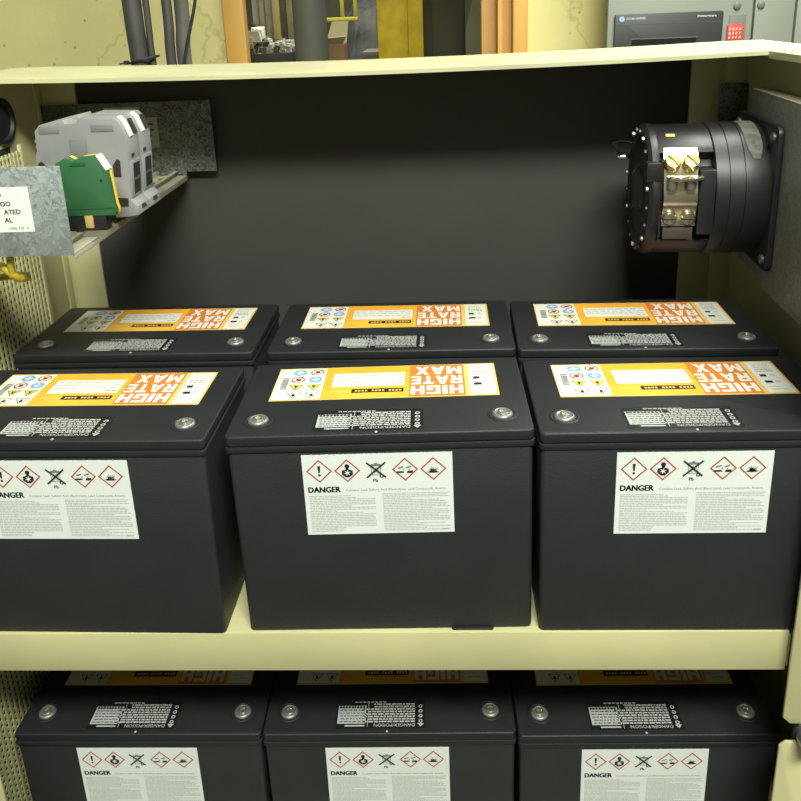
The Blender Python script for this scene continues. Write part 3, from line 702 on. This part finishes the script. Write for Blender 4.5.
# ================================================================ CABLES BEHIND THE CABINET
CAB = mat('dark_grey_cable', (.055, .055, .05), .5, var=.2, vscale=25)
CABG = mat('grey_conduit', (.10, .10, .085), .5, var=.3, vscale=18)
def cable(name, pts, r, m, label, cat='cable'):
    # Catmull-Rom through the points
    P = [Vector(p_) for p_ in pts]; out = []
    for i in range(len(P)-1):
        a, b_, c, d = P[max(i-1, 0)], P[i], P[i+1], P[min(i+2, len(P)-1)]
        for k in range(8):
            t = k/8; out.append(.5*((2*b_)+(c-a)*t+(2*a-5*b_+4*c-d)*t*t+(3*b_-a-3*c+d)*t**3))
    out.append(P[-1])
    return tag(MB().tube(out, r, 16).build(name, m, None, smooth=60), label, cat)
cable('power_cable', [(-.505, .86, 2.9), (-.50, .86, 2.0), (-.493, .85, 1.53), (-.4905, .85, 1.414), (-.487, .86, 1.1), (-.49, .88, .4), (-.49, .89, .01)], .0175, CAB, 'thickest dark grey power cable, strapped to a thin one behind cabinet')
cable('thin_cable', [(-.468, .85, 2.9), (-.468, .85, 2.0), (-.4665, .85, 1.53), (-.4665, .85, 1.414), (-.461, .86, 1.1), (-.464, .88, .4), (-.464, .88, .01)], .0062, CAB, 'thin black cable strapped alongside the thickest power cable')
cable('power_cable', [(-.43, .85, 2.9), (-.43, .85, 2.0), (-.4275, .848, 1.53), (-.4305, .848, 1.414), (-.428, .86, 1.1), (-.428, .86, .4), (-.428, .87, .01)], .0095, CAB, 'medium dark cable touching the grey conduit behind cabinet')
cable('conduit', [(-.400, .858, 2.9), (-.401, .858, 2.0), (-.4030, .858, 1.53), (-.4075, .855, 1.414), (-.400, .86, 1.1), (-.40, .87, .4), (-.40, .87, .01)], .0135, CABG, 'grey flexible conduit behind cabinet beside medium dark cable', 'conduit')
cable('control_wire', [(-.32, .84, 2.9), (-.328, .84, 2.0), (-.347, .833, 1.66), (-.3665, .832, 1.535), (-.4020, .83, 1.415), (-.428, .83, 1.28), (-.43, .835, 1.0), (-.41, .84, .4), (-.41, .84, .01)], .0030, BLACKRUB, 'thin black control wire crossing in front of the grey conduit', 'wire')
tie = MB(); tp = []
for k in range(25):
    a = 2*PI*k/24; tp.append((-.4825+.0275*math.cos(a), .85+.0205*math.sin(a), 1.424+.006*math.cos(a)))
tie.tube(tp, .0022, 6); tie.box(-.514, -.506, .826, .834, 1.417, 1.424); tie.tube([(-.512, .83, 1.42), (-.520, .822, 1.419)], .0018, 6)
tag(tie.build('cable_tie', BLACKRUB, None, smooth=60), 'black cable tie strapping thick and thin cables together', 'cable tie')

# ================================================================ CONTROL PANEL AT THE BACK WALL
PG = mat('grey_panel_paint', (.205, .22, .175), .45, var=.06, vscale=5)
PGD = mat('grey_panel_recess', (.12, .13, .11), .5)
BEZ = mat('charcoal_bezel', (.022, .023, .024), .4)
SCR = mat('dark_screen', (.011, .011, .011), .25)
up = thing('control_cabinet', 'grey electrical control cabinet with dark display bezel against the wall', 'cabinet', (.85, 1.87, 0))
part(MB().box(.625, 1.75, 1.765, 1.995, 0, 1.95), 'body', PG, up, bevel=.003)
part(MB().box(.562, .967, 1.747, 1.764, .06, 1.90), 'door', PG, up, bevel=.002)
part(MB().box(.975, 1.080, 1.747, 1.764, .06, 1.90), 'door', PG, up, bevel=.002)
part(MB().box(1.092, 1.74, 1.747, 1.764, .06, 1.90), 'door', PG, up, bevel=.002)
bz = part(MB().prism(rrect(.580, .885, 1.20, 1.4565, .006), 1.738, 1.7475, 'y'), 'display_bezel', BEZ, up, bevel=.0015)
sc_ = part(MB().box(.630, .813, 1.7365, 1.739, 1.23, 1.386), 'screen', SCR, up)
part(MB().box(.628, .815, 1.7372, 1.7385, 1.386, 1.3885).box(.586, .879, 1.7372, 1.7385, 1.4275, 1.4285), 'trim_line', mat('bezel_line', (.10, .10, .10), .5), up)
lg = MB(); ML = Matrix.Translation((.597, 1.7374, 1.4445)) @ Matrix.Rotation(PI/2, 4, 'X')
lg.ring((0.003, -.001), .0025, .0075, 0, 20, 0, ML); lg.rect(-.0025, .0085, -.0018, -.0004, .0001, 0, ML); lg.rect(.0022, .0038, -.0070, .0050, .0001, 0, ML)
lg.text('CUTLER-HAMMER', .014, -.0035, .0062, 0, 1, ML, width=.056)
lg.text('Powerware', .216, -.003, .0064, 0, 2, ML, width=.052)
part(lg, 'panel_lettering', [mat('logo_blue', (.30, .42, .58), .5), mat('letter_grey', (.60, .62, .62), .5), WHITE], up, recalc=False)
part(MB().prism(rrect(.904, .952, 1.30, 1.4435, .002), 1.7455, 1.7475, 'y'), 'latch_recess', PGD, up, bevel=.0008)
for xx in (.924, .990):
    part(MB().lathe([(.0105, 0), (.0105, -.004), (.008, -.006), (0, -.006)], (xx, 1.747, 1.4675), 'y', 18), 'door_lock', PGD, up, smooth=40)
rt = thing('lockout_tag', 'small red tag with white marks hanging on the control cabinet latch', 'tag', (.923, 1.742, 1.36))
part(MB().prism(rrect(.900, .946, 1.362, 1.4195, .004), 1.7405, 1.7430, 'y'), 'tag_card', mat('red_tag', (.46, .05, .035), .45), rt, bevel=.0008)
tt = MB(); rr = random.Random(4)
for row in range(3):
    for c2 in range(4):
        x_ = .904+c2*.0095; z_ = 1.378+row*.0115
        tt.add([(x_, 1.7402, z_), (x_+rr.uniform(.003, .007), 1.7402, z_+rr.uniform(0, .003)), (x_+.005, 1.7402, z_+.008), (x_+.001, 1.7402, z_+.007)], [(0, 1, 2, 3)])
part(tt, 'tag_print', mat('pink_print', (.80, .42, .36), .5), rt, recalc=False)

# ================================================================ THROUGH THE DOORWAY
COLM = mat('grey_column_paint', (.135, .145, .125), .6, var=.15, vscale=3)
cl = MB().lathe([(.078, .012), (.078, 3.4)], (-.506, 3.2, 0), 'z', 32)
o = thing('round_column', 'round grey steel column standing beyond the doorway', 'column', (-.506, 3.2, 0))
part(cl, 'shaft', COLM, o, smooth=40); part(MB().box(-.62, -.39, 3.09, 3.31, 0, .012), 'base_plate', COLM, o)
YP = mat('safety_yellow_paint', (.72, .52, .012), .5, var=.25, vscale=14)
yp = thing('yellow_post', 'tall safety yellow steel column beyond the doorway', 'column', (-.105, 3.66, 0))
part(MB().box(-.222, -.066, 3.60, 3.72, .01, 3.4), 'shaft', YP, yp, bevel=.004)
part(MB().box(-.066, .009, 3.575, 3.72, .01, 3.4), 'flange', YP, yp, bevel=.004)
part(MB().box(-.26, .05, 3.53, 3.77, 0, .01), 'base_plate', YP, yp)
DD = mat('near_black_door', (.028, .028, .026), .5, var=.2, vscale=3)
dk = thing('dark_locker', 'tall near-black locker beside the yellow column', 'locker', (.13, 4.45, 0))
part(MB().box(-.02, .246, 4.20, 4.7, .02, 2.3), 'body', DD, dk, bevel=.003)
part(MB().box(.055, .240, 4.19, 4.20, .06, 2.25), 'door', mat('locker_door', (.042, .042, .038), .45), dk, bevel=.002)
cs = MB(); n = 14; v = []
for k in range(n+1):
    z_ = 1.0*k/n*2.1; bow = .05*max(0, (z_-1.36)/.2) if z_ > 1.36 else 0
    v += [(.246+min(bow, .085), 4.12, z_), (.42, 4.12, z_), (.42, 4.14, z_), (.246+min(bow, .085), 4.14, z_)]
f = []
for k in range(n):
    for q in range(4): f.append([4*k+q, 4*k+(q+1) % 4, 4*k+4+(q+1) % 4, 4*k+4+q])
f += [[3, 2, 1, 0], [4*n, 4*n+1, 4*n+2, 4*n+3]]
tag(cs.add(v, f).build('bent_sheet', mat('pale_grey_sheet', (.24, .26, .21), .6, var=.15, vscale=5)), 'pale grey sheet with curved edge leaning beside dark locker', 'sheet')
# scrap bin
sb = thing('scrap_bin', 'black bin heaped with crumpled scrap beyond the doorway', 'bin', (-.92, 4.45, 0))
BN = mat('black_bin', (.02, .02, .018), .6)
part(MB().box(-1.10, -.78, 4.2, 4.22, .75, 1.275).box(-1.10, -.78, 4.68, 4.70, .75, 1.275).box(-1.10, -1.08, 4.22, 4.68, .75, 1.275).box(-.80, -.78, 4.22, 4.68, .75, 1.275).box(-1.10, -.78, 4.2, 4.7, .73, .75), 'bin_body', BN, sb, bevel=.003)
for sx in (-1.09, -.79):
    for sy in (4.21, 4.69): part(MB().box(sx-.01, sx+.01, sy-.01, sy+.01, 0, .73), 'leg', BN, sb)
SC = [mat('scrap_grey', (.30, .29, .25), .6), mat('scrap_white', (.60, .58, .50), .6), mat('scrap_brown', (.16, .12, .09), .7), mat('scrap_dark', (.06, .055, .05), .7)]
rr = random.Random(9)
def chunk(mb, c, r, mi):
    vv = []; 
    for k in range(8):
        sx, sy, sz = (1 if k & 1 else -1), (1 if k & 2 else -1), (1 if k & 4 else -1)
        vv.append((c[0]+sx*r*rr.uniform(.4, 1), c[1]+sy*r*rr.uniform(.4, 1), c[2]+sz*r*rr.uniform(.4, 1)))
    mb.add(vv, [(0, 2, 3, 1), (4, 5, 7, 6), (0, 1, 5, 4), (2, 6, 7, 3), (0, 4, 6, 2), (1, 3, 7, 5)], mi)
heap = MB()
for k in range(260):
    x_ = rr.uniform(-1.07, -.81); y_ = rr.uniform(4.23, 4.66); top = 1.29+.055*rr.random()+max(0, (-.93-x_))*.35
    chunk(heap, (x_, y_, rr.uniform(1.24, top)), rr.uniform(.012, .032), rr.choice((0, 0, 0, 1, 2, 3)))
chunk(heap, (-1.0, 4.28, 1.36), .05, 1); chunk(heap, (-.985, 4.30, 1.39), .04, 1); chunk(heap, (-1.01, 4.32, 1.42), .03, 3)
hp = heap.build('scrap_heap', SC); hp['kind'] = 'stuff'; hp['label'] = 'crumpled grey and white scrap heaped in the black bin'; hp['category'] = 'scrap'
# timber leaning behind
TB = [mat('ochre_timber', (.30, .22, .07), .7, var=.3, vscale=9), mat('olive_timber', (.19, .16, .07), .7, var=.3, vscale=9), mat('dark_timber', (.085, .075, .045), .7, var=.3, vscale=9), mat('grey_timber', (.22, .21, .15), .7, var=.3, vscale=9)]
xs = -1.16
ORD = ['first', 'second', 'third', 'fourth', 'fifth', 'sixth', 'seventh', 'eighth', 'ninth']
LBL = ['ochre yellow', 'olive brown', 'dark brown', 'weathered grey']
for k, (wd, mi, dy) in enumerate(((.05, 3, .02), (.035, 1, 0), (.055, 3, .03), (.05, 0, 0), (.045, 2, .05), (.05, 1, .01), (.055, 0, .04), (.05, 1, .02), (.06, 2, .05))):
    pl = MB().box(xs, xs+wd-.004, 5.0+dy, 5.03+dy, .0, 2.2+.1*(k % 3)).build('timber_plank', TB[mi], None, .002)
    tag(pl, LBL[mi]+' plank, '+ORD[k]+' in the row counting toward the round grey column', 'plank', 'upright planks behind the scrap bin'); xs += wd
# carton on a low bench
cb = thing('low_bench', 'dark bench carrying an open carton beyond the doorway', 'bench', (-.42, 4.4, 0))
part(MB().box(-.66, -.16, 4.15, 4.75, 1.175, 1.20), 'bench_top', BN, cb, bevel=.002)
for sx in (-.64, -.18):
    for sy in (4.17, 4.73): part(MB().box(sx-.015, sx+.015, sy-.015, sy+.015, 0, 1.175), 'leg', BN, cb)
KR = mat('kraft_card', (.34, .215, .125), .8, var=.1, vscale=8); KRL = mat('pale_card_flap', (.40, .37, .22), .8)
bx_ = thing('carton', 'open brown cardboard carton with raised flaps beyond the doorway', 'box', (-.54, 4.32, 1.2))
part(MB().box(-.62, -.468, 4.2, 4.203, 1.2, 1.310).box(-.62, -.468, 4.437, 4.44, 1.2, 1.310).box(-.62, -.617, 4.203, 4.437, 1.2, 1.310).box(-.471, -.468, 4.203, 4.437, 1.2, 1.310).box(-.62, -.468, 4.2, 4.44, 1.2, 1.203), 'carton_body', KR, bx_)
part(MB().add([(-.615, 4.2, 1.312), (-.470, 4.2, 1.312), (-.436, 4.12, 1.357), (-.60, 4.12, 1.347), (-.615, 4.203, 1.314), (-.470, 4.203, 1.314), (-.436, 4.123, 1.359), (-.60, 4.123, 1.349)], [(0, 1, 2, 3), (7, 6, 5, 4), (0, 4, 5, 1), (1, 5, 6, 2), (2, 6, 7, 3), (3, 7, 4, 0)]), 'flap', KRL, bx_)
part(MB().add([(-.60, 4.44, 1.312), (-.470, 4.44, 1.312), (-.455, 4.46, 1.437), (-.555, 4.46, 1.437), (-.60, 4.443, 1.312), (-.470, 4.443, 1.312), (-.455, 4.463, 1.437), (-.555, 4.463, 1.437)], [(0, 1, 2, 3), (7, 6, 5, 4), (0, 4, 5, 1), (1, 5, 6, 2), (2, 6, 7, 3), (3, 7, 4, 0)]), 'flap', KRL, bx_)
tag(MB().prism([(-.36, 4.2), (-.19, 4.2), (-.19, 4.6), (-.36, 4.6)], 1.2005, 1.262, 'z').build('flat_box', mat('mauve_grey_box', (.14, .12, .115), .7), None, .003), 'low mauve-grey box lying on the dark bench', 'box')
# yellow guard frame
yg = thing('guard_frame', 'yellow tubular guard frame behind the open carton', 'guard rail', (-.65, 4.95, 0))
YF = mat('pale_yellow_tube', (.52, .46, .05), .5)
part(MB().box(-.78, -.44, 4.93, 4.96, 1.432, 1.456), 'rail', YF, yg, bevel=.002); part(MB().box(-.78, -.44, 4.93, 4.96, 2.0, 2.024), 'rail', YF, yg, bevel=.002)
for xx in (-.464, -.552, -.78): part(MB().box(xx, xx+.024, 4.93, 4.96, 0 if xx == -.78 else 1.456, 2.0), 'upright', YF, yg, bevel=.002)
# dark crumpled tarpaulin heap between carton and yellow column
TP = mat('dark_tarp', (.060, .060, .052), .7, var=.5, vscale=8)
tb = bmesh.new(); bmesh.ops.create_grid(tb, x_segments=26, y_segments=26, size=.5)
rr = random.Random(21)
from mathutils import noise
for v_ in tb.verts:
    x_, y_ = v_.co.x, v_.co.y
    hgt = 1.62*max(0, 1-(x_*x_+y_*y_)*2.6)**.35
    v_.co.z = hgt+.12*noise.noise(Vector((x_*5, y_*5, 3)))*min(1, hgt*2)+.05*noise.noise(Vector((x_*14, y_*14, 7)))*min(1, hgt*2); v_.co.z = max(.0, v_.co.z)
me = bpy.data.meshes.new('tarpaulin_heap'); tb.to_mesh(me); tb.free(); me.materials.append(TP)
to = bpy.data.objects.new('tarpaulin_heap', me); C.objects.link(to); to.location = (-.30, 5.6, 0)
tag(to, 'heap under dark crumpled tarpaulin behind the yellow guard frame', 'tarpaulin')
